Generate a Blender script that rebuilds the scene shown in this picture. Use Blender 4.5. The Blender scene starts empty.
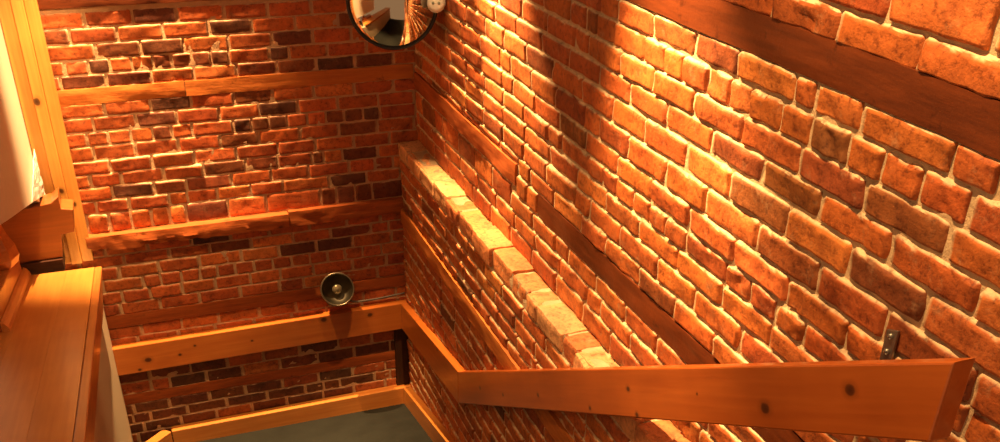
import bpy, bmesh, math, random
from mathutils import Vector, Matrix, noise
random.seed(7)
SC = bpy.context.scene
COL = SC.collection
S = 1.17           # metres per unit of the survey below
Z0 = 2.43          # survey height of the landing under the camera
def W(x, y, z): return Vector((x*S, y*S, (z+Z0)*S))

# ------------------------------------------------------------------ materials
def new_mat(name):
    m = bpy.data.materials.new(name); m.use_nodes = True
    nt = m.node_tree; nt.nodes.clear()
    out = nt.nodes.new('ShaderNodeOutputMaterial'); b = nt.nodes.new('ShaderNodeBsdfPrincipled')
    nt.links.new(b.outputs[0], out.inputs[0])
    return m, nt, b
def N(nt, t, **kw):
    n = nt.nodes.new(t)
    for k, v in kw.items():
        if k.startswith('i_'):
            key = k[2:]; key = int(key) if key.isdigit() else key.replace('_', ' ')
            n.inputs[key].default_value = v
        else: setattr(n, k, v)
    return n
def ramp(nt, fac, stops):
    r = nt.nodes.new('ShaderNodeValToRGB'); e = r.color_ramp.elements
    while len(e) < len(stops): e.new(0.5)
    for el, (p, c) in zip(e, stops):
        el.position = p; el.color = (c[0], c[1], c[2], 1)
    nt.links.new(fac, r.inputs[0]); return r.outputs[0]
def mix(nt, fac, a, b, mode='MIX'):
    m = nt.nodes.new('ShaderNodeMix'); m.data_type = 'RGBA'; m.blend_type = mode
    for sock, v in ((m.inputs[0], fac), (m.inputs[6], a), (m.inputs[7], b)):
        if hasattr(v, 'links'): nt.links.new(v, sock)
        elif isinstance(v, (int, float)): sock.default_value = v
        else: sock.default_value = (v[0], v[1], v[2], 1)
    return m.outputs[2]
def noise_tex(nt, vec, scale, detail=4, rough=.55):
    n = N(nt, 'ShaderNodeTexNoise'); n.inputs['Scale'].default_value = scale
    n.inputs['Detail'].default_value = detail; n.inputs['Roughness'].default_value = rough
    if vec is not None: nt.links.new(vec, n.inputs['Vector'])
    return n.outputs['Fac']
def bump(nt, b, h, strength, dist):
    n = N(nt, 'ShaderNodeBump'); n.inputs['Strength'].default_value = strength; n.inputs['Distance'].default_value = dist
    nt.links.new(h, n.inputs['Height']); nt.links.new(n.outputs[0], b.inputs['Normal'])
def objcoord(nt, scale=(1, 1, 1), loc=(0, 0, 0)):
    t = N(nt, 'ShaderNodeTexCoord'); m = N(nt, 'ShaderNodeMapping')
    m.inputs['Scale'].default_value = scale; m.inputs['Location'].default_value = loc
    nt.links.new(t.outputs['Object'], m.inputs['Vector']); return m.outputs[0]
def math_n(nt, op, a, b=0.0):
    m = N(nt, 'ShaderNodeMath', operation=op)
    for i, v in enumerate((a, b)):
        if hasattr(v, 'links'): nt.links.new(v, m.inputs[i])
        else: m.inputs[i].default_value = v
    return m.outputs[0]

def brick_mat(name, smear=.35, bs=.5):
    m, nt, b = new_mat(name)
    at = N(nt, 'ShaderNodeAttribute', attribute_name='Col')
    oc = objcoord(nt)
    n1 = noise_tex(nt, oc, 14, 6, .65); n2 = noise_tex(nt, oc, 70, 5, .7); n3 = noise_tex(nt, oc, 5, 3)
    c = mix(nt, 1.0, at.outputs['Color'], ramp(nt, n1, [(.3, (.55, .47, .45)), (.46, (.94, .94, .94)), (.72, (1.3, 1.28, 1.2))]), 'MULTIPLY')
    c = mix(nt, 1.0, c, ramp(nt, n2, [(.34, (.5, .44, .42)), (.47, (.95, .95, .95)), (.75, (1.2, 1.2, 1.2))]), 'MULTIPLY')
    f = math_n(nt, 'MULTIPLY', ramp(nt, noise_tex(nt, oc, 23, 8, .75), [(.56, (0, 0, 0)), (.74, (1, 1, 1))]), smear)
    c = mix(nt, f, c, (.52, .36, .2))
    nt.links.new(c, b.inputs['Base Color'])
    b.inputs['Roughness'].default_value = .62; b.inputs['Specular IOR Level'].default_value = .35
    h = math_n(nt, 'ADD', n2, math_n(nt, 'MULTIPLY', n1, 1.5))
    bump(nt, b, h, bs, .005)
    return m
def mortar_mat(name, col):
    m, nt, b = new_mat(name); oc = objcoord(nt)
    n = noise_tex(nt, oc, 30, 6, .7); n2 = noise_tex(nt, oc, 160, 4, .7)
    c = mix(nt, n, (col[0]*.55, col[1]*.5, col[2]*.45), (col[0]*1.25, col[1]*1.25, col[2]*1.25))
    nt.links.new(c, b.inputs['Base Color']); b.inputs['Roughness'].default_value = .9
    bump(nt, b, math_n(nt, 'ADD', n, n2), .6, .005); return m

def pine_mat(name, base=(.62, .25, .062), dark=(.36, .105, .018), knots=(), rough=.32, grain=1.0, coat=.35):
    """varnished pine, grain along local X; knots = [(x, z, r)] in local metres"""
    m, nt, b = new_mat(name)
    oc = objcoord(nt, (1.3, 16, 16)); oc2 = objcoord(nt, (2.5, 90, 90)); oc3 = objcoord(nt)
    g = noise_tex(nt, oc, 1.6, 5, .6); g2 = noise_tex(nt, oc2, 1.0, 3, .5); big = noise_tex(nt, oc3, 3.0, 3)
    c = mix(nt, ramp(nt, g, [(.3, (0, 0, 0)), (.72, (1, 1, 1))]), dark, base)
    c = mix(nt, .38*grain, c, ramp(nt, g2, [(.35, dark), (.65, base)]))
    c = mix(nt, 1.0, c, ramp(nt, big, [(.3, (.82, .78, .75)), (.7, (1.12, 1.14, 1.15))]), 'MULTIPLY')
    if knots:
        sp = N(nt, 'ShaderNodeSeparateXYZ'); nt.links.new(oc3, sp.inputs[0])
        wob = math_n(nt, 'MULTIPLY', math_n(nt, 'SUBTRACT', noise_tex(nt, oc3, 40, 2), .5), .006)
        for kx, kz, r in knots:
            dx = math_n(nt, 'DIVIDE', math_n(nt, 'SUBTRACT', sp.outputs[0], kx), 1.25)
            dz = math_n(nt, 'SUBTRACT', sp.outputs[2], kz)
            d = math_n(nt, 'ADD', math_n(nt, 'SQRT', math_n(nt, 'ADD', math_n(nt, 'MULTIPLY', dx, dx), math_n(nt, 'MULTIPLY', dz, dz))), wob)
            f = ramp(nt, math_n(nt, 'DIVIDE', d, r*2.2), [(.0, (1, 1, 1)), (.38, (.85, .85, .85)), (.52, (.3, .3, .3)), (1., (0, 0, 0))])
            c = mix(nt, f, c, (.05, .012, .004))
    nt.links.new(c, b.inputs['Base Color'])
    b.inputs['Roughness'].default_value = rough; b.inputs['Coat Weight'].default_value = coat; b.inputs['Coat Roughness'].default_value = .22
    bump(nt, b, g2, .12, .002); return m
def old_wood_mat(name, base, dark, rough=.6, grain=.6):
    m, nt, b = new_mat(name)
    oc = objcoord(nt, (2.2, 22, 22)); oc3 = objcoord(nt)
    g = noise_tex(nt, oc, 1.8, 7, .7); s = noise_tex(nt, oc3, 11, 6, .7); fine = noise_tex(nt, objcoord(nt, (6, 140, 140)), 1, 3)
    c = mix(nt, ramp(nt, g, [(.32, (0, 0, 0)), (.68, (1, 1, 1))]), dark, base)
    c = mix(nt, ramp(nt, s, [(.3, (1, 1, 1)), (.42, (0, 0, 0))]), c, (dark[0]*.3, dark[1]*.3, dark[2]*.3))
    nt.links.new(c, b.inputs['Base Color']); b.inputs['Roughness'].default_value = rough; b.inputs['Specular IOR Level'].default_value = .25
    bump(nt, b, math_n(nt, 'ADD', math_n(nt, 'ADD', math_n(nt, 'MULTIPLY', g, grain), s), math_n(nt, 'MULTIPLY', fine, .4*grain)), .5, .005); return m
def plain_mat(name, col, rough=.5, metal=0., bumpscale=0, bstr=.2, var=.12, spec=.5):
    m, nt, b = new_mat(name); oc = objcoord(nt)
    n = noise_tex(nt, oc, bumpscale or 12, 5, .6)
    c = mix(nt, n, [v*(1-var*2) for v in col], [min(1, v*(1+var)) for v in col])
    nt.links.new(c, b.inputs['Base Color']); b.inputs['Roughness'].default_value = rough; b.inputs['Metallic'].default_value = metal
    b.inputs['Specular IOR Level'].default_value = spec
    if bumpscale: bump(nt, b, n, bstr, .004)
    return m

# ------------------------------------------------------------------ object helpers
def link(name, verts, faces, mats, parent=None, smooth=False, frame=None, matidx=None):
    me = bpy.data.meshes.new(name); me.from_pydata([tuple(v) for v in verts], [], faces); me.update()
    for m in (mats if isinstance(mats, (list, tuple)) else [mats]): me.materials.append(m)
    if matidx: me.polygons.foreach_set('material_index', matidx)
    if smooth: me.polygons.foreach_set('use_smooth', [True]*len(me.polygons))
    o = bpy.data.objects.new(name, me); COL.objects.link(o)
    if frame is not None: o.matrix_world = frame
    if parent is not None:
        o.parent = parent; o.matrix_parent_inverse = Matrix.Identity(4)
        o.matrix_basis = parent.matrix_world.inverted() @ (frame if frame is not None else Matrix.Identity(4))
    return o
def tag(o, label=None, cat=None, kind=None, group=None):
    for k, v in (('label', label), ('category', cat), ('kind', kind), ('group', group)):
        if v: o[k] = v
    return o
def empty(name, loc):
    o = bpy.data.objects.new(name, None); COL.objects.link(o); o.empty_display_size = .05
    o.matrix_world = Matrix.Translation(loc); return o
def frame_of(origin, xdir, zhint):
    x = xdir.normalized(); y = zhint.cross(x).normalized(); z = x.cross(y)
    m = Matrix((x, y, z)).transposed().to_4x4(); m.translation = origin; return m
def prism(name, poly, ext, mat, parent=None, xdir=None, zhint=Vector((0, 0, 1)), bevel=.003, seg=2):
    """poly: world points of one face, extruded by ext; local X runs along xdir"""
    poly = [Vector(p) for p in poly]
    fr = frame_of(poly[0], xdir or (poly[1]-poly[0]), zhint); inv = fr.inverted()
    bm = bmesh.new()
    a = [bm.verts.new(inv @ p) for p in poly]; b_ = [bm.verts.new(inv @ (p+ext)) for p in poly]
    bm.faces.new(a); bm.faces.new(list(reversed(b_)))
    n = len(poly)
    for i in range(n): bm.faces.new((a[(i+1) % n], a[i], b_[i], b_[(i+1) % n]))
    bmesh.ops.recalc_face_normals(bm, faces=bm.faces)
    if bevel: bmesh.ops.bevel(bm, geom=list(bm.edges), offset=bevel, segments=seg, affect='EDGES', profile=.6)
    me = bpy.data.meshes.new(name); bm.to_mesh(me); bm.free(); me.materials.append(mat)
    o = bpy.data.objects.new(name, me); COL.objects.link(o); o.matrix_world = fr
    if parent is not None: o.parent = parent; o.matrix_basis = parent.matrix_world.inverted() @ fr
    return o
def rough_beam(name, p0, p1, h, t, out, mat, parent, amp=.004, nseg=60, seed=0, edge=0.0):
    """hewn timber: from p0 to p1 (front top edge), height h down, depth t opposite to out"""
    d = p1-p0; L = d.length; up = Vector((0, 0, 1)); fr = frame_of(p0, d, up); inv = fr.inverted()
    prof = []
    for a, b_ in (((0, 0), (0, -h)), ((0, -h), (-t, -h)), ((-t, -h), (-t, 0)), ((-t, 0), (0, 0))):
        for k in range(5): prof.append((a[0]+(b_[0]-a[0])*k/5, a[1]+(b_[1]-a[1])*k/5))
    vs, fs = [], []; M = len(prof)
    for i in range(nseg+1):
        u = i/nseg
        for k, (o_, z_) in enumerate(prof):
            p = p0 + d*u + out*o_ + up*z_
            q = Vector((p.x*9+seed, p.y*9, p.z*26))
            nn = noise.noise(q)*amp + noise.noise(q*3.1)*amp*.5
            e = 0
            if edge and (k in (4, 5, 6)): e = -edge*max(0, noise.noise(Vector((u*L*14+seed, 3.1, 0)))+.25)
            if k in (0, 5, 10, 15): nn -= amp*.35
            p = p + out*(nn + e) + up*(noise.noise(q+Vector((9, 2, 4)))*amp*.6 - e*.8)
            vs.append(inv @ p)
    for i in range(nseg):
        for k in range(M):
            fs.append((i*M+k, i*M+(k+1) % M, (i+1)*M+(k+1) % M, (i+1)*M+k))
    fs.append(tuple(range(M))); fs.append(tuple(reversed(range(nseg*M, (nseg+1)*M))))
    o = link(name, vs, fs, mat, parent, True, fr)
    bm = bmesh.new(); bm.from_mesh(o.data); bmesh.ops.recalc_face_normals(bm, faces=bm.faces); bm.to_mesh(o.data); bm.free()
    o.data.set_sharp_from_angle(angle=math.radians(38))
    return o
def lathe(name, prof, mat, fr, parent=None, seg=40, smooth=True):
    vs, fs = [], []; n = len(prof)
    for i in range(seg):
        a = 2*math.pi*i/seg
        for r, z in prof: vs.append((r*math.cos(a), r*math.sin(a), z))
    for i in range(seg):
        j = (i+1) % seg
        for k in range(n-1): fs.append((i*n+k, j*n+k, j*n+k+1, i*n+k+1))
    return link(name, vs, fs, mat, parent, smooth, fr)
def axis_frame(origin, zdir, hint=Vector((0, 0, 1))):
    z = zdir.normalized(); x = hint.cross(z).normalized(); y = z.cross(x)
    m = Matrix((x, y, z)).transposed().to_4x4(); m.translation = origin; return m
# ------------------------------------------------------------------ brick walls (surveyed courses: height, vertical joints)
class Wall:
    def __init__(self): self.v = []; self.f = []; self.mi = []; self.c = []
    def quadgrid(self, pts, nu, nv, flip, mi, col):
        b = len(self.v); self.v += pts; self.c += [col]*len(pts) if not isinstance(col, list) else col
        for j in range(nv-1):
            for i in range(nu-1):
                q = (b+j*nu+i, b+j*nu+i+1, b+(j+1)*nu+i+1, b+(j+1)*nu+i)
                self.f.append(q[::-1] if flip else q); self.mi.append(mi)
    def build(self, name, mats):
        o = link(name, self.v, self.f, mats, None, True, None, self.mi)
        ca = o.data.color_attributes.new('Col', 'FLOAT_COLOR', 'POINT')
        flat = []
        for c in self.c: flat += [c[0], c[1], c[2], 1.0]
        ca.data.foreach_set('color', flat); return o

def brick_colour(dark, light=0):
    r = random.random()
    if dark:
        c = random.choice([(.15, .045, .017), (.115, .04, .019), (.19, .052, .015)])
    elif r < .10: c = (.33, .076, .018)
    elif r < .72: c = (.44, .108, .023)
    elif r < .90: c = (.52, .145, .034)
    else: c = (.37, .086, .02)
    k = random.uniform(.85, 1.13); g = random.uniform(.9, 1.14)
    return (c[0]*k, c[1]*k*g, c[2]*k)

def brick(Wl, P, u0, u1, z0, z1, prot, gap, flip, res, rough, col, seed, top=.0095, mcol=(.62, .45, .26)):
    """one brick face standing out of the mortar: P(u, z, d) -> world point"""
    nu, nv = res; a = (u1-u0)/2-gap; b = (z1-z0)/2-gap*.25; cu = (u0+u1)/2; cz = (z0+z1)/2
    if a < .008: return
    tu, tz = random.uniform(-1, 1)*prot*.35/max(a, .03), random.uniform(.15, 1.0)*prot*.36/b
    lift = prot*random.uniform(.7, 1.35); r = .006
    ss = sorted(set([-1, -1+.05*min(1, .08/a), -1+.14*min(1, .08/a)] + [-1+2*k/(nu-1) for k in range(1, nu-1)] + [1-.14*min(1, .08/a), 1-.05*min(1, .08/a), 1]))
    tt = sorted(set([-1, -.9, -.78] + [-1+2*k/(nv-1) for k in range(1, nv-1)] + [1-top*1.15/b, 1-top*.75/b, 1-top*.4/b, 1]))
    pts = []; cols = []
    for t in tt:
        for s in ss:
            q = Vector((cu+s*a, cz+t*b, seed))
            e1 = noise.noise(q*28)*rough; e2 = noise.noise(q*28+Vector((7, 3, 1)))*rough
            pu = s*a; pz = t*b
            # rounded corners + ragged edges
            edge = max(abs(s)**6, abs(t)**4)
            cr = max(0, abs(s)-(1-.010/a))*max(0, abs(t)-.72)
            pu -= math.copysign(1, s)*cr*a*.9; pz -= math.copysign(1, t)*cr*b*1.2
            pu += e1*edge; pz += e2*edge*.9
            de = min(a-abs(s)*a, b-abs(t)*b)
            k = min(1, de/r); h = math.sqrt(max(0, 1-(1-k)**2))
            wob = 1+.6*noise.noise(Vector((cu+s*a, cz, 3))*34)
            kt = min(1, (b-t*b)/(top*wob)); h = min(h, kt**.7)
            mk = (kt < .62) or (s > 0 and a-abs(s)*a < .0045*wob)
            cols.append(mcol if mk else col)
            d = -.004 + (lift+.004)*h + (tu*s*a+tz*t*b)*h
            d += (noise.noise(q*22)*.0032+noise.noise(q*55)*.0015)*h*(rough/.004)**.5
            chip = noise.noise(q*17+Vector((31, 5, 2)))
            if chip > .42: d -= min((chip-.42)*.03*(rough/.004), lift*.55)
            pts.append(P(cu+pu, cz+pz, d)); 
    Wl.quadgrid(pts, len(ss), len(tt), flip, 0, cols)

def fill_row(u_lo, u_hi, known, L, hdr=.12):
    ks = sorted(k for k in known if u_lo < k < u_hi)
    js = []
    def step(): return L*(.5 if random.random() < hdr else 1)*random.uniform(.93, 1.07)
    if not ks: ks = [u_lo+random.uniform(.1, 1)*L]
    u = ks[0]
    left = []
    while u > u_lo: u -= step(); left.append(u)
    js = left[::-1]
    for i, k in enumerate(ks):
        js.append(k)
        if i+1 < len(ks):
            g = ks[i+1]-k; n = max(1, round(g/L)) if g > 1.45*L else 1
            for m in range(1, n): js.append(k+g*m/n+random.uniform(-.008, .008))
    u = ks[-1]
    while u < u_hi: u += step(); js.append(u)
    js = [min(max(j, u_lo), u_hi) for j in js]
    out = []
    for a, b in zip(js, js[1:]):
        if b-a > .02: out.append((a, b))
    return out

def mortar_sheet(Wl, P, u0, u1, z0, z1, step, flip, amp, base):
    nu = max(2, int((u1-u0)/step)); nv = max(2, int((z1-z0)/step)); pts = []
    for j in range(nv):
        for i in range(nu):
            u = u0+(u1-u0)*i/(nu-1); z = z0+(z1-z0)*j/(nv-1)
            n = noise.noise(Vector((u*30, z*30, 5)))+.5*noise.noise(Vector((u*80, z*80, 9)))
            pts.append(P(u, z, base+n*amp))
    Wl.quadgrid(pts, nu, nv, flip, 1, (.5, .4, .3))

def box_into(Wl, lo, hi, mi=1):
    b = len(Wl.v); x0, y0, z0 = lo; x1, y1, z1 = hi
    Wl.v += [W(x, y, z) for x in (x0, x1) for y in (y0, y1) for z in (z0, z1)]; Wl.c += [(.5, .4, .3)]*8
    for q in ((0, 1, 3, 2), (4, 6, 7, 5), (0, 4, 5, 1), (2, 3, 7, 6), (0, 2, 6, 4), (1, 5, 7, 3)):
        Wl.f.append(tuple(b+i for i in q)); Wl.mi.append(mi)

XR = 1.0; XL = .93; YB = 3.611
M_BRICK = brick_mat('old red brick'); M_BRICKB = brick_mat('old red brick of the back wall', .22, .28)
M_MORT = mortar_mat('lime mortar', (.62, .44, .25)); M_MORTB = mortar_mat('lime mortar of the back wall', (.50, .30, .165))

RIGHT = [(-0.268, [0.942, 1.137]), (-0.311, [1.057, 1.235, 1.407]), (-0.425, [0.955, 1.145, 1.257, 1.312, 1.479, 1.631, 1.798]), (-0.48, [0.908, 0.999, 1.081, 1.159, 1.253, 1.336, 1.427, 1.492, 1.573, 1.664, 1.736, 1.825, 1.966, 2.053, 2.118]), (-0.536, [0.928, 1.104, 1.269, 1.439, 1.611, 1.774, 1.924, 2.093]), (-0.587, [0.854, 1.029, 1.197, 1.364, 1.533, 1.708, 1.874, 2.029]), (-0.64, [0.936, 1.106, 1.271, 1.451, 1.618, 1.793, 1.948, 2.114]), (-0.704, [1.001, 1.168, 1.344, 1.526, 1.688, 1.858, 2.011]), (-0.757, [1.237, 1.408, 1.579, 1.739, 1.902, 2.078]), (-0.811, [1.175, 1.258, 1.34, 1.421, 1.579, 1.661, 1.737, 1.816, 1.9, 1.972, 2.052]), (-0.857, [1.261, 1.428, 1.604, 1.774, 1.948, 2.111]), (-0.916, [1.349, 1.519, 1.678, 1.863, 2.034]), (-0.971, [1.592, 1.757, 1.93, 2.076]), (-1.092, [1.645, 1.805]), (-1.125, [2.012]), (-1.154, [1.937])]
BACK = [(-0.72, [-0.127, 0.023, 0.167, 0.325, 0.473, 0.627]), (-0.767, [-0.183, -0.034, 0.114, 0.266, 0.413, 0.565, 0.718]), (-0.821, [-0.112, 0.033, 0.174, 0.326, 0.477, 0.624]), (-0.872, [-0.218, -0.144, -0.076, -0.005, 0.064, 0.127, 0.194, 0.259, 0.32, 0.463, 0.532, 0.672]), (-0.918, [-0.241, -0.095, 0.053, 0.194, 0.342, 0.485, 0.628, 0.771, 0.918]), (-1.017, [-0.119, 0.032, 0.169, 0.32, 0.46, 0.61, 0.763]), (-1.068, [-0.167, -0.022, 0.115, 0.262, 0.403, 0.547, 0.696, 0.85]), (-1.118, [-0.194, -0.125, -0.051, 0.024, 0.09, 0.16, 0.306, 0.372, 0.434, 0.501, 0.576, 0.647, 0.718, 0.789, 0.856]), (-1.169, [-0.042, 0.106, 0.253, 0.392, 0.545, 0.693]), (-1.225, [-0.137, 0.006, 0.305, 0.747]), (-1.269, [-0.212, -0.109, 0.039, 0.333, 0.582, 0.626]), (-1.32, [-0.149, -0.003, 0.111, 0.275, 0.421, 0.564, 0.724, 0.825]), (-1.37, [-0.213, -0.099, 0.042, 0.107, 0.34, 0.461, 0.641, 0.788]), (-1.418, [-0.178, -0.101, -0.031, 0.035, 0.093, 0.391, 0.603, 0.665, 0.739, 0.808]), (-1.53, [-0.063, 0.096, 0.244]), (-1.551, [0.551]), (-1.583, [-0.154, 0.01, 0.16, 0.317, 0.482, 0.63, 0.797]), (-1.635, [-0.18, -0.037, 0.114, 0.274, 0.57, 0.718, 0.88]), (-1.687, [-0.102, -0.039, 0.038, 0.108, 0.176, 0.244, 0.317, 0.389, 0.465, 0.538, 0.611, 0.68, 0.754, 0.833]), (-1.736, [-0.187, -0.084, 0.034, 0.16, 0.297, 0.416, 0.549, 0.711]), (-1.79, [-0.2, -0.055, 0.093, 0.251, 0.407, 0.503, 0.813]), (-1.886, [-0.141, 0.009, 0.153, 0.315, 0.465]), (-2.098, [-0.145, 0.013, 0.161, 0.46, 0.624, 0.771]), (-2.15, [-0.147, -0.076, 0.071, 0.532, 0.692, 0.849]), (-2.252, [-0.23, -0.091, 0.07, 0.528, 0.678]), (-2.292, [-0.242, -0.173, -0.026, 0.468, 0.547, 0.617, 0.774]), (-2.34, [-0.205])]
DARKB = [(-0.224, -0.775), (-0.169, -0.921), (-0.019, -0.919), (-0.042, -0.823), (0.098, -0.826), (-0.112, -0.875), (0.097, -0.873), (0.141, -0.87), (0.084, -1.022), (0.046, -1.069), (0.054, -1.124), (0.063, -0.718), (0.121, -0.718), (0.341, -0.767), (0.118, -0.82), (0.527, -0.816), (0.164, -0.871), (0.228, -0.872), (0.29, -0.87), (0.504, -0.864), (0.414, -0.91), (0.528, -0.908), (0.391, -1.016), (0.101, -1.02), (0.339, -1.122), (0.401, -1.12), (0.468, -1.117), (0.322, -1.173), (0.751, -0.767), (0.563, -0.808), (0.561, -0.91), (0.7, -0.917), (0.846, -0.92), (0.685, -1.113), (0.754, -1.115), (0.824, -1.117), (0.767, -1.159), (0.51, -1.063), (0.323, -1.166), (0.263, -1.271), (0.231, -1.322), (0.37, -1.271), (0.612, -1.265), (0.046, -1.069), (-0.076, -1.329), (0.051, -1.324), (0.138, -1.418), (0.721, -1.269), (0.714, -1.365), (0.635, -1.418), (0.703, -1.418), (0.775, -1.418), (0.832, -1.416), (0.716, -1.581), (0.643, -1.637), (0.493, -1.642), (0.422, -1.636), (-0.156, -1.484), (0.16, -1.548), (0.215, -1.593), (-0.086, -2.086), (0.046, -2.126), (-0.2, -2.077), (-0.162, -2.196), (-0.048, -2.224), (0.152, -2.246), (0.586, -2.118), (0.442, -2.297), (0.573, -2.298), (0.698, -2.287), (0.635, -2.363), (0.237, -2.229), (0.067, -2.269), (-0.259, -2.199), (-0.181, -2.315), (-0.058, -2.292), (-0.28, -2.318), (0.541, -2.139)]
DARKR = [(1.449, -0.586), (1.162, -0.507), (0.928, -0.701), (2.085, -0.478), (1.535, -0.41), (1.095, -0.53), (1.434, -0.667), (1.651, -0.446), (2.25, -0.694), (2.725, -0.914), (2.963, -1.105), (1.341, -0.707), (1.287, -0.575), (0.985, -0.628), (1.705, -0.983), (3.424, -1.068), (3.294, -0.977), (3.224, -0.739), (3.061, -0.69)]

def is_dark(pts, u0, u1, z0, z1): return any(u0 < p[0] < u1 and z0-.004 < p[1] < z1+.004 for p in pts)

# --- right wall, upper part (plane x = XR) and the thicker lower part (plane x = XL) under the brick ledge
PR = lambda y, z, d: W(XR-d, y, z)
PL = lambda y, z, d: W(XL-d, y, z)
wr = Wall()
rows = [(.009, .064), (-.046, .009), (-.1, -.046), (-.155, -.1), (-.21, -.155)]
rows = [(a, b, []) for a, b in rows]
cz = [z for z, _ in RIGHT[:13]]
edges_r = [-.212, -.289, -.336]
bounds = {0: (-.287, -.212), 1: (-.339, -.287)}
mids = [-.402]+[(cz[i]+cz[i+1])/2 for i in range(2, 12)]+[-.998]
for i in range(2, 13): bounds[i] = (mids[i-1], mids[i-2])
RIGHT[1][1].insert(0, .885)
for i in range(13): rows.append((bounds[i][0], bounds[i][1], RIGHT[i][1]))
rows += [(-1.118, -1.064, [1.645, 1.805]), (-1.172, -1.118, [1.937, 2.012]), (-1.236, -1.172, [])]
TIMB_R = [(-.402, -.339, .30, 2.60), (-1.064, -.998, .9, 3.61)]
seed = 0
for z0, z1, known in rows:
    for a, b in fill_row(-.6, YB-.003, known, .172, .16):
        seed += 1; mid = (a+b)/2
        if mid > 2.5 and abs(z1+1.064) < .001: z1_ = -1.039
        else: z1_ = z1
        z0_ = -.970 if (mid > 2.5 and abs(z0+.998) < .001) else z0
        near = mid < 1.75
        res = (17, 9) if mid < 1.4 else ((12, 7) if mid < 2.1 else (8, 5))
        dk = is_dark(DARKR, a, b, z0, z1) or (mid > 2.15 and random.random() < .03)
        rag = .005 if mid < 2.3 else .0035
        dz = .004*noise.noise(Vector((mid*1.3, z0*9, 2)))
        brick(wr, PR, a, b, z0_+dz, z1_+dz, (.0062 if mid < 2.4 else .0048), .0029, False, res, rag, (brick_colour(False) if not dk else tuple(v*random.uniform(.9, 1.3) for v in (.22, .06, .016))), seed)
for a, b in ((2.362, 2.44), (2.445, 2.525)):
    brick(wr, PR, a, b, -1.064, -.998, .006, .0029, False, (8, 5), .004, brick_colour(False), a*9)
mortar_sheet(wr, PR, -.6, YB, -1.25, .06, .012, False, .0018, -.0012)
box_into(wr, (XR+.012, -.6, -1.25), (XR+.16, YB, .06))
z = -1.30
low_rows = []
while z > -2.75:
    low_rows.append((z-.0545, z)); z -= .0545
LOW_T = (-1.572, -1.508)
for z0, z1 in low_rows:
    if z1 > LOW_T[0] and z0 < LOW_T[1]: 
        if z0 < LOW_T[0] < z1 and LOW_T[0]-z0 > .03: z1 = LOW_T[0]
        elif z0 < LOW_T[1] < z1 and z1-LOW_T[1] > .03: z0 = LOW_T[1]
        else: continue
    for a, b in fill_row(-.6, YB-.003, [], .165, .2):
        seed += 1; mid = (a+b)/2
        brick(wr, PL, a, b, z0, z1, .0062, .0024, False, (12, 7) if mid < 2.3 else (8, 5), .0036, brick_colour(random.random() < .07), seed)
mortar_sheet(wr, PL, -.6, YB, -2.75, -1.24, .013, False, .004, 0.0)
box_into(wr, (XL+.012, -.6, -2.75), (XL+.2, YB, -1.243))
# ledge: the top course of the thicker wall, every brick a rounded block with its top showing
def block(Wl, lo, hi, col, n=7, amp=.004, seed=0):
    cx = [(l+h)/2 for l, h in zip(lo, hi)]; hx = [(h-l)/2 for l, h in zip(lo, hi)]
    r = .007
    for ax in range(3):
        for sg in (-1, 1):
            o1, o2 = [i for i in range(3) if i != ax]
            pts = []
            for j in range(n):
                for i in range(n):
                    p = [0, 0, 0]; p[ax] = sg*hx[ax]; p[o1] = (-1+2*i/(n-1))*hx[o1]; p[o2] = (-1+2*j/(n-1))*hx[o2]
                    q = [max(-(h-r), min(h-r, v)) for v, h in zip(p, hx)]; dv = Vector(p)-Vector(q)
                    if dv.length > 1e-9: p = Vector(q)+dv.normalized()*r
                    p = Vector(p); w_ = p+Vector(cx)
                    p = p*(1+noise.noise(w_*22+Vector((seed, 0, 0)))*amp*8) + Vector((noise.noise(w_*30), noise.noise(w_*30+Vector((4, 4, 4))), noise.noise(w_*26+Vector((8, 1, 2)))))*amp
                    pts.append(W(*(p+Vector(cx))))
            flip = (sg < 0) ^ (ax == 1)
            Wl.quadgrid(pts, n, n, flip, 0, col)
y = -.59; k = 0
while y < YB-.03:
    ln = random.choice([.168, .16, .085, .12, .17]); y1 = min(y+ln, YB-.004); k += 1
    dz = random.uniform(-.007, .005)
    block(wr, (XL-.008+random.uniform(-.006, .006), y+.002, -1.298), (XR+.006, y1-.002, -1.236+dz), random.choice([(.62, .26, .10), (.56, .2, .07), (.64, .32, .14), (.5, .15, .05)]), 9, .0035, k*3.7)
    y = y1
wall_right = wr.build('wall_right', [M_BRICK, M_MORT]); tag(wall_right, 'long red brick wall with a stepped brick ledge', None, 'structure')

# --- back wall
PB = lambda x, z, d: W(x, YB-d, z)
wb = Wall()
brow = {}
for zc, js in BACK: brow[zc] = js
centers = [-.72, -.767, -.821, -.872, -.918, None, -1.017, -1.068, -1.118, -1.169, -1.222, -1.269, -1.32, -1.37, -1.418, None,
           -1.548, -1.583, -1.635, -1.687, -1.736, -1.79, None, -1.89, -1.94, -1.995, -2.046, -2.098, -2.15, None, -2.248, -2.294, -2.34, -2.39, -2.44]
def joints_at(c):
    for zc, js in BACK:
        if abs(zc-c) < .012: return js
    return []
T1 = (-.998, -.943); T2 = (-1.532, -1.468); T3 = (-1.866, -1.815); T4 = (-2.222, -2.178)
segs = [(-.693, T1[1], 5, -.72), (T1[0]+.004, T2[1]-.026+.026, 9, -1.017), (T2[0], T3[1], 6, -1.548), (T3[0], T4[1], 6, -1.89), (T4[0], -2.68, 9, -2.248)]
rows_b = []
i = 0
for zt, zb, n, _ in segs:
    grp = []
    while i < len(centers) and centers[i] is not None: grp.append(centers[i]); i += 1
    i += 1
    if grp[-1] == -2.44:
        zz = -2.44
        while zz > -2.66: zz -= .05; grp.append(zz)
    bd = [zt]+[(grp[k]+grp[k+1])/2 for k in range(len(grp)-1)]+[zb]
    for k, c in enumerate(grp): rows_b.append((bd[k+1], bd[k], joints_at(c), c))
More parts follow.
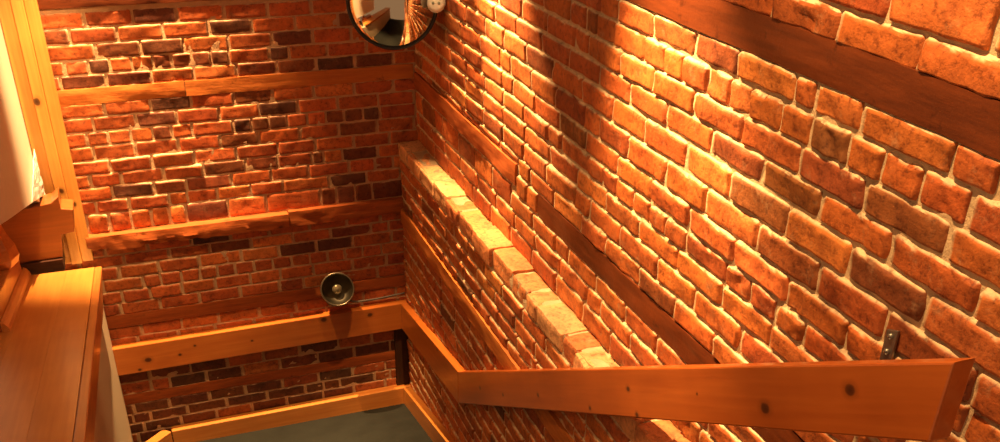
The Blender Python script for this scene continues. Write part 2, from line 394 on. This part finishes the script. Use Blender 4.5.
for zt in (-.63+.05*k for k in range(0, 14)): rows_b.append((zt, zt+.05, [], zt))
for z0, z1, known, c in rows_b:
    known = list(known)
    if abs(c+1.548) < .01: known = [-.063, .096, .244, .551]
    for a, b in fill_row(-.56, 1.02, known, .1475, .08):
        seed += 1; mid = (a+b)/2
        ruin = mid < .16 and (-1.45 < c < -1.2 or -1.75 < c < -1.62)
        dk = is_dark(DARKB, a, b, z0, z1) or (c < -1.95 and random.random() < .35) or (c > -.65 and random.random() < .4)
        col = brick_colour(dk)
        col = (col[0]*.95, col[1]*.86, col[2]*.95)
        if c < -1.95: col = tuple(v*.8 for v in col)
        dz = .003*noise.noise(Vector((mid*3, z0*9, 4)))
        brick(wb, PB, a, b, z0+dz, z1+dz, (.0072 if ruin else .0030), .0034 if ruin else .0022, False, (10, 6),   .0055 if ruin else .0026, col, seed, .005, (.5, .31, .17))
mortar_sheet(wb, PB, -.58, 1.03, -2.7, .06, .012, False, .003, 0.0)
box_into(wb, (-.58, YB+.01, -2.7), (1.16, YB+.16, .06))
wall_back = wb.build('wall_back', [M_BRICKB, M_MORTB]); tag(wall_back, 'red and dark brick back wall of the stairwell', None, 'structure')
# ------------------------------------------------------------------ timbers built into the walls
OX = Vector((-1, 0, 0)); OY = Vector((0, -1, 0))
M_TIMB_DK = old_wood_mat('dark red timber', (.155, .034, .008), (.07, .016, .005), .42, .25)
M_TIMB_BK = old_wood_mat('deep red timber', (.33, .075, .016), (.17, .035, .008), .5, .4)
M_TIMB_OR = old_wood_mat('orange timber', (.52, .165, .032), (.34, .09, .016), .6, .5)
M_TIMB_RD = old_wood_mat('weathered red timber', (.44, .11, .022), (.22, .045, .01), .65, .6)
def wtimber(name, y0, y1, zt, zb, x, prot, mat, label, seed, amp=.004):
    o = rough_beam('timber_beam', W(x-prot, y0, zt), W(x-prot, y1, zt), (zt-zb)*S, .09*S, OX, mat, wall_right, amp, 90, seed); o['label'] = label; return o
wtimber('a', -.58, 2.6, -.337, -.403, XR, .006, M_TIMB_DK, 'broad dark red timber near the top of the right wall', 1.3, .003)
wtimber('b', .95, 2.36, -.999, -1.063, XR, .005, M_TIMB_DK, 'dark split timber level in the right wall above the brick ledge', 4.3, .004)
wtimber('c', 2.53, 3.6, -.972, -1.036, XR, .009, M_TIMB_RD, 'reddish timber in the right wall running into the back corner', 7.7, .004)
wtimber('d', 1.4, 3.6, -1.508, -1.572, XL, .014, M_TIMB_OR, 'orange timber strip low in the right wall under the ledge', 2.2, .004)
def btimber(x0, x1, zt, zb, prot, mat, label, seed, amp=.003, edge=0):
    o = rough_beam('timber_beam', W(x0, YB-prot, zt), W(x1, YB-prot, zt), (zt-zb)*S, .06*S, OY, mat, wall_back, amp, 70, seed, edge); o['label'] = label; return o
btimber(-.5, .155, -.943, -.996, .005, M_TIMB_OR, 'orange timber in the back wall, left length', 3.1)
btimber(.158, .99, -.943, -.996, .005, M_TIMB_OR, 'orange timber in the back wall, right length', 5.1)
btimber(-.27, .465, -1.47, -1.528, .042, M_TIMB_RD, 'ragged projecting timber ledge across the back wall, left length', 8.8, .005, .02)
btimber(.468, .945, -1.468, -1.528, .026, M_TIMB_RD, 'projecting timber ledge across the back wall, right length', 6.6, .004)
btimber(-.3, .93, -1.815, -1.866, .009, M_TIMB_BK, 'dark red timber in the back wall just above the handrail', 1.9, .003)
btimber(-.3, .93, -2.178, -2.222, .005, M_TIMB_BK, 'dark timber in the back wall below the handrail', 2.9, .003)
btimber(-.6, 1.0, -.63, -.678, .009, M_TIMB_DK, 'dark timber at the top left of the back wall', 3.9, .002)

cs = prism('corner_strip', [W(.868, YB-.016, -2.06), W(.929, YB-.016, -2.06), W(.929, YB-.016, -2.36), W(.868, YB-.016, -2.36)], Vector((0, .03, 0)), old_wood_mat('dark corner tone', (.05, .016, .007), (.025, .009, .004)), wall_back, Vector((0, 0, -1)), Vector((1, 0, 0)), .003)
cs['label'] = 'dark upright strip in the corner under the handrail'  # plain dark strip filling the gap in the corner
# ------------------------------------------------------------------ floor, stair walls
M_FLOOR = plain_mat('dark worn floor', (.016, .0165, .013), .75, 0, 9, .15, .3, .2)
fl = []
SL = .22
def zf(y): return -2.432+SL*(3.55-y)
def slab(name, x0, x1, y0, y1, t, mat):
    return prism(name, [W(x0, y0, zf(y0)), W(x1, y0, zf(y0)), W(x1, y1, zf(y1)), W(x0, y1, zf(y1))], Vector((0, 0, -t)), mat, None, Vector((1, 0, 0)), Vector((0, 0, 1)), .0)
floor = slab('floor', -.6, XL-.002, 1.2, YB-.002, .1, M_FLOOR); tag(floor, 'dark grey green landing floor sloping up from the back wall', None, 'structure')

M_PLAST = plain_mat('warm white plaster', (.72, .64, .5), .75, 0, 30, .08, .05)
M_PLAST2 = plain_mat('beige painted board', (.56, .45, .3), .7, 0, 25, .06, .05)
wl = prism('wall_left', [W(-.378, 2.5, -.97), W(-.378, 2.746, -1.045), W(-.378, 3.2, -1.18), W(-.378, 3.4, -1.24), W(-.378, YB-.005, -1.36), W(-.378, YB-.005, .06), W(-.378, 2.5, .06)], Vector((-.1, 0, 0)), M_PLAST, None, Vector((0, 1, 0)), Vector((0, 0, 1)), .0)
tag(wl, 'white plaster wall behind the pine corner post', None, 'structure')
def zc(y): return -1.488+.2021*(3.352-y)     # top of the sloping wooden cap
hw = prism('wall_stair', [W(-.262, YB-.005, -1.60), W(-.262, 3.0, -1.60), W(-.262, 2.95, zc(2.95)-.076), W(-.262, 1.1, zc(1.1)-.076), W(-.262, 1.1, -2.7), W(-.262, YB-.005, -2.7)],
           Vector((-.34*S, 0, 0)), M_PLAST2, None, Vector((0, 1, 0)), Vector((0, 0, 1)), .0)
tag(hw, 'beige low wall under the sloping pine cap', None, 'structure')

# ------------------------------------------------------------------ pine cap on the low wall
def P2(*a): return W(*a)
cap = empty('stair_ledge', W(-.4, 2.2, zc(2.2)))
tag(cap, 'wide sloping varnished pine cap on top of the low beige wall', 'ledge')
KC = lambda x, y: ((y-1.1)*S*1.02, 0)
def cap_plank(x0, x1, base, dark, y0, y1):
    m = pine_mat('varnished pine cap board', base, dark, (), .3)
    t = .03
    yb = y1-.0; poly = [W(x0, y0, zc(y0)), W(x0, y1, zc(y1)), W(x0, y1-.12, zc(y1-.12)-t), W(x0, y0, zc(y0)-t)]
    return prism('plank', poly, Vector(((x1-x0)*S, 0, 0)), m, cap, W(x0, y1, zc(y1))-W(x0, y0, zc(y0)), Vector((0, 0, 1)), .0005, 1)
xs = [-.64, -.545, -.44, -.335, -.2442]
for i in range(4):
    k = [1.0, .97, 1.03, .99][i]
    cap_plank(xs[i], xs[i+1]-.0003, (.66*k, .27*k, .058*k), (.54*k, .185*k, .034*k), 1.1, 3.352)
edge = prism('edge_board', [W(-.244, 1.1, zc(1.1)), W(-.244, 3.352, zc(3.352)), W(-.244, 2.988, -1.482), W(-.244, 1.1, zc(1.1)-.0735)], Vector((.024*S, 0, 0)),
             pine_mat('varnished pine edge', (.58, .2, .042), (.34, .09, .016), ()), cap, W(-.244, 3.352, zc(3.352))-W(-.244, 1.1, zc(1.1)), Vector((0, 0, 1)), .004)

# newel standing on the cap at the far left
newel = empty('newel_post', W(-.56, 3.0, zc(3.0)))
tag(newel, 'square pine newel post standing on the cap at the left edge', 'post')
MN = pine_mat('newel pine', (.52, .18, .04), (.3, .08, .016), ())
prism('post_base', [W(-.468, 2.69, zc(2.69)), W(-.468, 3.33, zc(3.33)), W(-.468, 3.33, zc(3.33)+.09), W(-.468, 2.69, zc(2.69)+.09)], Vector((-.2*S, 0, 0)), MN, newel, Vector((0, 1, 0)), Vector((0, 0, 1)), .004)
prism('base_trim', [W(-.467, 2.69, zc(2.69)), W(-.447, 2.69, zc(2.69)), W(-.450, 2.69, zc(2.69)+.014), W(-.458, 2.69, zc(2.69)+.026), W(-.467, 2.69, zc(2.69)+.03)], W(0, 3.36, zc(3.36))-W(0, 2.69, zc(2.69)),
      pine_mat('pale pine trim', (.7, .32, .09), (.5, .17, .035), ()), newel, W(0, 3.36, zc(3.36))-W(0, 2.69, zc(2.69)), Vector((0, 0, 1)), .001)['label'] = 'pale quarter round trim'
shaft = lathe('post_shaft', [(0, 0), (.05, 0), (.075, .02), (.085, .05), (.078, .09), (.06, .13), (.05, .17), (.05, .22), (0, .22)], MN, Matrix.Translation(W(-.51, 3.15, zc(3.15)+.085)), newel, 8, False)

# solid standing in for the stepped shade at the foot of the corner post, dark strip under it
MB = pine_mat('shaded pine', (.32, .1, .022), (.2, .055, .012), [(.02, -.01, .011)])  # darkened pine colour carries the shade on this block
yb_ = 3.42  # front plane of a solid cut to the outline of shade on the post boards
shadow = empty('shadow_block', W(-.4, yb_, -1.47)); tag(shadow, 'stepped brown solid standing in for shade at the foot of the corner post', 'shadow')
prism('shadow_body', [W(-.52, yb_, -1.29), W(-.34, yb_, -1.266), W(-.314, yb_, -1.246), W(-.314, yb_, -1.29), W(-.276, yb_, -1.298), W(-.288, yb_, -1.378), W(-.331, yb_, -1.384), W(-.343, yb_, -1.465), W(-.52, yb_, -1.47)],
      Vector((0, .1*S, 0)), MB, shadow, Vector((1, 0, 0)), Vector((0, 0, 1)), .003)
prism('base_strip', [W(-.53, yb_-.012, -1.472), W(-.345, yb_-.012, -1.468), W(-.345, yb_-.012, -1.512), W(-.53, yb_-.012, -1.518)], Vector((0, .11*S, 0)), old_wood_mat('dark strip', (.07, .022, .009), (.03, .01, .005)), shadow, Vector((1, 0, 0)), Vector((0, 0, 1)), .002)['label'] = 'dark brown strip under the shadow block'

# corner post of three upright boards against the back wall
post = empty('corner_post', W(-.31, 3.58, -1.56)); tag(post, 'tall yellow pine corner post of three upright boards', 'post')
def upright(x0, x1, yfront, zb, zt, kn, k=1.0):
    m = pine_mat('yellow pine board', (.74*k, .37*k, .085*k), (.56*k, .22*k, .04*k), kn, .35)
    return prism('board', [W(x0, yfront, zb), W(x0, yfront, zt), W(x1, yfront, zt), W(x1, yfront, zb)], Vector((0, (YB-.006-yfront)*S, 0)), m, post, Vector((0, 0, 1)), Vector((1, 0, 0)), .003)
upright(-.376, -.3335, 3.572, -1.56, .05, [], 1.0)
upright(-.333, -.297, 3.560, -1.56, .05, [(.70, .01, .012), (.33, .025, .009)], 1.04)
upright(-.2965, -.258, 3.575, -1.56, .05, [(.26, .018, .008)], .98)

# patch of light on the plaster by the post, built as a crinkled sheet
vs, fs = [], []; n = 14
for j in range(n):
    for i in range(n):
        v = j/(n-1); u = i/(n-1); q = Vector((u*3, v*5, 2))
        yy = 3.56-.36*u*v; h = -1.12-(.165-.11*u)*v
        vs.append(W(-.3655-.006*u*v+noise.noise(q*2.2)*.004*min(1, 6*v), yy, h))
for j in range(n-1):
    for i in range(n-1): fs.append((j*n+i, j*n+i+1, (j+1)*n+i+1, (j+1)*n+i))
sheet = link('light_patch', vs, fs, plain_mat('crinkled lit plaster', (.72, .74, .72), .25, 0, 60, .5, .15))
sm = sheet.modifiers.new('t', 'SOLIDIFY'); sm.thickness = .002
tag(sheet, 'crinkled lit plaster patch beside the corner post, light built as a thin sheet', 'sheet')

# ------------------------------------------------------------------ handrail
rail = empty('handrail', W(.9, 3.55, -1.93)); tag(rail, 'varnished pine board handrail running round the brick walls', 'handrail')
YF = 3.572; XF = .895
def knots_for(fr_inv, pts, r): 
    out = []
    for (x, y, z), rr in zip(pts, r):
        q = fr_inv @ W(x, y, z); out.append((q.x, q.z, rr))
    return out
def rail_board(poly, ext, kn, kr, base=(.52, .16, .027), dark=(.38, .09, .013)):
    poly = [W(*p) for p in poly]
    fr = frame_of(poly[0], poly[1]-poly[0], Vector((0, 0, 1)))
    m = pine_mat('varnished pine rail', base, dark, knots_for(fr.inverted(), kn, kr), .3, .7)
    return prism('rail_board', poly, ext, m, rail, poly[1]-poly[0], Vector((0, 0, 1)), .004)
rail_board([(-.262, YF, -1.940), (.929, YF, -1.932), (.929, YF, -2.055), (-.262, YF, -2.062)], Vector((0, (YB-.002-YF)*S, 0)),
           [(.565, YF, -1.952), (.76, YF, -1.962), (-.141, YF, -2.01), (-.019, YF, -2.009), (-.178, YF, -2.048), (.266, YF, -1.997), (.043, YF, -1.979)], [.011, .010, .012, .006, .006, .005, .005])
rail_board([(XF, YF, -1.931), (XF, 2.787, -1.811), (XF, 2.787, -1.944), (XF, YF, -2.053)], Vector(((XL-.003-XF)*S, 0, 0)), [(XF, 3.042, -1.864), (XF, 3.348, -1.904)], [.006, .006])
rail_board([(XF, 2.786, -1.811), (XF, .772, -.616), (XF, .774, -.741), (XF, 2.786, -1.944)], Vector((.035*S, 0, 0)),
           [(XF, 1.111, -.901), (XF, .933, -.756), (XF, 1.575, -1.145), (XF, 2.337, -1.631), (XF, 2.067, -1.465), (XF, 1.749, -1.306), (XF, 1.313, -.997), (XF, 1.525, -1.182), (XF, 2.55, -1.735)],
           [.011, .010, .007, .006, .007, .006, .003, .007, .007], (.43, .105, .016), (.32, .065, .009))
# steel bracket on the upper wall holding the top end of the rail
M_STEEL = plain_mat('dull steel', (.32, .3, .26), .35, .9)
br = prism('wall_bracket', [W(.988, .964, -.692), W(.988, .986, -.70), W(.988, .986, -.80), W(.988, .964, -.79)], Vector((.006, 0, 0)), M_STEEL, rail, Vector((0, 1, 0)), Vector((0, 0, 1)), .001)
br['label'] = 'steel bracket with two screws'
for zz in (-.706, -.732):
    lathe('screw', [(0, .004), (.004, .0035), (.0055, .001), (.0055, -.004)], M_STEEL, axis_frame(W(.987, .975, zz), Vector((-1, 0, 0))), br, 12)
prism('bracket_arm', [W(.93, .962, -.785), W(.93, .99, -.785), W(.93, .99, -.795), W(.93, .962, -.795)], Vector((.062*S, 0, 0)), M_STEEL, rail, Vector((0, 1, 0)), Vector((0, 0, 1)), .001)

# ------------------------------------------------------------------ baseboards
M_BASE = pine_mat('pine baseboard', (.62, .25, .055), (.46, .14, .024), (), .35)
bb = prism('baseboard_back', [W(-.105, YF-.004, -2.362), W(XL-.002, YF-.004, -2.352), W(XL-.002, YF-.004, zf(3.57)-.01), W(-.105, YF-.004, zf(3.57)-.01)], Vector((0, (YB-YF)*S, 0)), M_BASE, None, Vector((1, 0, 0)), Vector((0, 0, 1)), .004)
tag(bb, 'pine baseboard along the back wall with a lit top edge', None, 'structure')
bl = prism('baseboard_left', [W(-.2555, 3.432, -2.362), W(-.107, YF-.004, -2.362), W(-.107, YF-.004, zf(3.57)-.01), W(-.2555, 3.432, zf(3.432)-.01)], Vector((-.03*S, .03*S, 0)), M_BASE, None, W(-.105, YF, -2.36)-W(-.26, 3.42, -2.36), Vector((0, 0, 1)), .004)
tag(bl, 'short diagonal pine baseboard by the low wall', None, 'structure')
brd = prism('baseboard_right', [W(.890, YF-.006, -2.353), W(.890, 2.2, -2.353+.225*(YF-2.2)), W(.890, 2.2, zf(2.2)-.01), W(.890, YF-.006, zf(YF)-.01)], Vector((.036*S, 0, 0)), M_BASE, None, W(.89, 2.2, -2.05)-W(.89, YF, -2.353), Vector((0, 0, 1)), .004)
tag(brd, 'pine baseboard rising along the right wall', None, 'structure')

# ------------------------------------------------------------------ round lamp on the back wall
ldir = Vector((-.12, -1, .44)).normalized()
lr = .0690*S
lamp_o = W(.625, 3.535, -1.802)
lampE = empty('wall_lamp', lamp_o); tag(lampE, 'small round dark metal lamp on the back wall above the handrail', 'lamp')
lf = axis_frame(lamp_o, ldir)
M_GUN = plain_mat('dark gunmetal', (.055, .045, .035), .3, .85)
M_REFL = plain_mat('dark polished reflector', (.36, .31, .23), .33, 1.0)
lathe('lamp_housing', [(0, -.085), (lr*.78, -.085), (lr*.9, -.07), (lr*.97, -.02), (lr*.97, -.004)], M_GUN, lf, lampE)
lathe('rim', [(lr*.9, -.01), (lr*.9, .004), (lr*.95, .008), (lr, .004), (lr, -.012), (lr*.95, -.016)], plain_mat('worn bronze rim', (.2, .16, .11), .3, .9), lf, lampE)
lathe('reflector', [(lr*.91, 0), (lr*.82, -.022), (lr*.62, -.044), (lr*.35, -.056), (0.001, -.06)], M_REFL, lf, lampE)
lathe('bulb', [(0.001, -.012), (.012, -.014), (.022, -.022), (.026, -.036), (.016, -.05), (.011, -.058)], plain_mat('unlit bulb', (.2, .16, .1), .1, .6), lf, lampE)
lathe('mounting_plate', [(0, .0), (.05, 0), (.05, -.04), (0, -.04)], M_GUN, axis_frame(W(.632, 3.598, -1.835), Vector((0, -1, 0))), lampE)
def tube(name, pts, r, mat, parent=None, seg=10, sub=6):
    P = []
    for a, b_ in zip(pts, pts[1:]):
        for k in range(sub): P.append(a.lerp(b_, k/sub))
    P.append(pts[-1])
    for _ in range(3): P = [P[0]]+[(P[i-1]+P[i]*2+P[i+1])/4 for i in range(1, len(P)-1)]+[P[-1]]
    vs, fs = [], []
    for i, p in enumerate(P):
        d = (P[min(i+1, len(P)-1)]-P[max(i-1, 0)]).normalized(); x = d.cross(Vector((.2, .3, 1))).normalized(); y = d.cross(x)
        for k in range(seg):
            t = 2*math.pi*k/seg; vs.append(p+x*math.cos(t)*r+y*math.sin(t)*r)
    for i in range(len(P)-1):
        for k in range(seg): fs.append((i*seg+k, i*seg+(k+1) % seg, (i+1)*seg+(k+1) % seg, (i+1)*seg+k))
    fs.append(tuple(range(seg))); fs.append(tuple(range((len(P)-1)*seg, len(P)*seg)))
    return link(name, vs, fs, mat, parent, True, Matrix.Identity(4))
cab = tube('cable', [W(.66, 3.595, -1.87), W(.70, 3.597, -1.905), W(.80, 3.597, -1.905), W(.92, 3.597, -1.897)], .005, plain_mat('grey cable', (.09, .07, .055), .5), lampE)
cab['label'] = 'thin grey cable along the wall'

# ------------------------------------------------------------------ convex mirror in the top corner
mc = W(.836, 3.28, -.652); mr = .152*S
md = (Vector((0, 0, Z0*S))-mc); md = (md.normalized()+Vector((-.10, -.0, -.12))).normalized()
mir = empty('convex_mirror', mc); tag(mir, 'round convex mirror in a black frame high in the corner', 'mirror')
mf = axis_frame(mc, md)
M_MIRR, nt, b = new_mat('mirror surface'); b.inputs['Metallic'].default_value = 1; b.inputs['Roughness'].default_value = .06; b.inputs['Base Color'].default_value = (.6, .57, .5, 1)
R = mr*1.35
prof = []
for k in range(15):
    r = mr*.97*k/14; prof.append((max(r, .0005), math.sqrt(R*R-r*r)-math.sqrt(R*R-(mr*.97)**2)))
lathe('mirror_dome', prof, M_MIRR, mf, mir, 56)
M_BLK = plain_mat('black frame plastic', (.012, .010, .009), .4)
lathe('mirror_frame', [(mr*.95, -.004), (mr*.955, .008), (mr*.975, .010), (mr*1.0, .008), (mr*1.01, -.004), (mr*1.0, -.016), (mr*.9, -.03), (.001, -.034)], M_BLK, mf, mir, 56)
arm_p = mc - md*.03
tube('mounting_arm', [arm_p, W(.93, 3.45, -.58), W(.992, 3.5, -.56)], .010, M_BLK, mir)
# small round white cap in front of the frame
sd = W(.960, 3.19, -.645)
cam0 = Vector((0, 0, Z0*S)); sdd = cam0-sd
sf = axis_frame(sd, sdd)
cp = empty('ceiling_sensor', sd); cp.name = 'wall_sensor'; tag(cp, 'small round white plastic cap beside the convex mirror', 'sensor')
lathe('cap_body', [(0.001, .02), (.022, .019), (.031, .013), (.035, .004), (.035, -.02), (0.001, -.02)], plain_mat('white plastic', (.8, .76, .66), .4), sf, cp, 32)
for dx in (-.011, .011):
    q = sf @ Matrix.Translation((dx, 0, .0185))
    lathe('slot', [(0.0005, .003), (.004, .003), (.0055, .0015), (.0055, -.003)], plain_mat('grey green slot', (.25, .27, .2), .5), q, cp, 12)['label'] = 'grey green mark'
prism('wall_plate', [W(.968, 3.195, -.635), W(.968, 3.215, -.635), W(.968, 3.215, -.655), W(.968, 3.195, -.655)], Vector((.03*S, 0, 0)), plain_mat('white plate', (.7, .66, .56), .5), cp, Vector((0, 1, 0)), Vector((0, 0, 1)), .001)

# ------------------------------------------------------------------ camera
Mx = [[0.938524, 0.3025, 0.166332], [-0.344876, 0.800283, 0.490518], [0.015269, -0.517726, 0.85541]]
cam = bpy.data.cameras.new('camera'); co = bpy.data.objects.new('camera', cam); COL.objects.link(co)
right = Vector((Mx[0][0], Mx[1][0], Mx[2][0])); fwd = Vector((Mx[0][1], Mx[1][1], Mx[2][1])); upv = Vector((Mx[0][2], Mx[1][2], Mx[2][2]))
mm = Matrix((right, upv, -fwd)).transposed().to_4x4(); mm.translation = W(0, 0, 0); co.matrix_world = mm
cam.sensor_width = 36; cam.sensor_fit = 'HORIZONTAL'; cam.lens = 36*.972996; cam.shift_y = (362.29-221)/1000; cam.clip_start = .02
SC.camera = co

# ------------------------------------------------------------------ light: warm ceiling spots, added fill spots and the glow of the stairwell
def spot(name, p, target, power, deg, blend, radius, col=(1, .60, .25)):
    l = bpy.data.lights.new(name, 'SPOT'); l.energy = power; l.spot_size = math.radians(deg); l.spot_blend = blend; l.shadow_soft_size = radius; l.color = col
    o = bpy.data.objects.new(name, l); COL.objects.link(o); o.location = W(*p)
    o.rotation_euler = (W(*target)-W(*p)).to_track_quat('-Z', 'Y').to_euler(); return o
spot('spot_corner', (.66, 3.0, .10), (1.0, 2.52, -.90), 470, 34, .8, .02)
spot('spot_wall', (.62, 1.86, .22), (1.0, 1.62, -.85), 430, 46, .85, .02)
spot('spot_near', (.56, 1.12, .6), (1.0, .98, -.5), 205, 62, .8, .03)
spot('spot_left', (.0, 3.45, .6), (.02, 3.53, -1.9), 2000, 42, 1.0, .02)
spot('spot_post', (-.16, 3.05, -.25), (-.36, 3.56, -1.0), 60, 60, 1.0, .03)
spot('spot_stair', (.85, 2.75, .6), (.88, 3.0, -1.9), 1150, 30, .9, .03)
spot('spot_fill', (.25, 1.5, .45), (.93, 2.05, -1.65), 70, 40, .9, .05)  # added fill for the bricks under the rail
spot('fill_low_wall', (.7, 2.2, .4), (-.26, 3.25, -2.0), 90, 26, .9, .05)  # added fill on the low wall in place of bounced light
spot('fill_back', (.02, 2.75, .25), (.05, 3.6, -1.74), 170, 26, 1.0, .02)  # added fill from the front for the bricks below the timber ledge
wd = bpy.data.worlds.new('world'); SC.world = wd; wd.use_nodes = True
wd.node_tree.nodes['Background'].inputs[0].default_value = (1, .55, .27, 1); wd.node_tree.nodes['Background'].inputs[1].default_value = .44
SC.view_settings.view_transform = 'Standard'; SC.view_settings.look = 'None'; SC.view_settings.gamma = 1; SC.view_settings.use_curve_mapping = False
SC.view_settings.exposure = 0.0
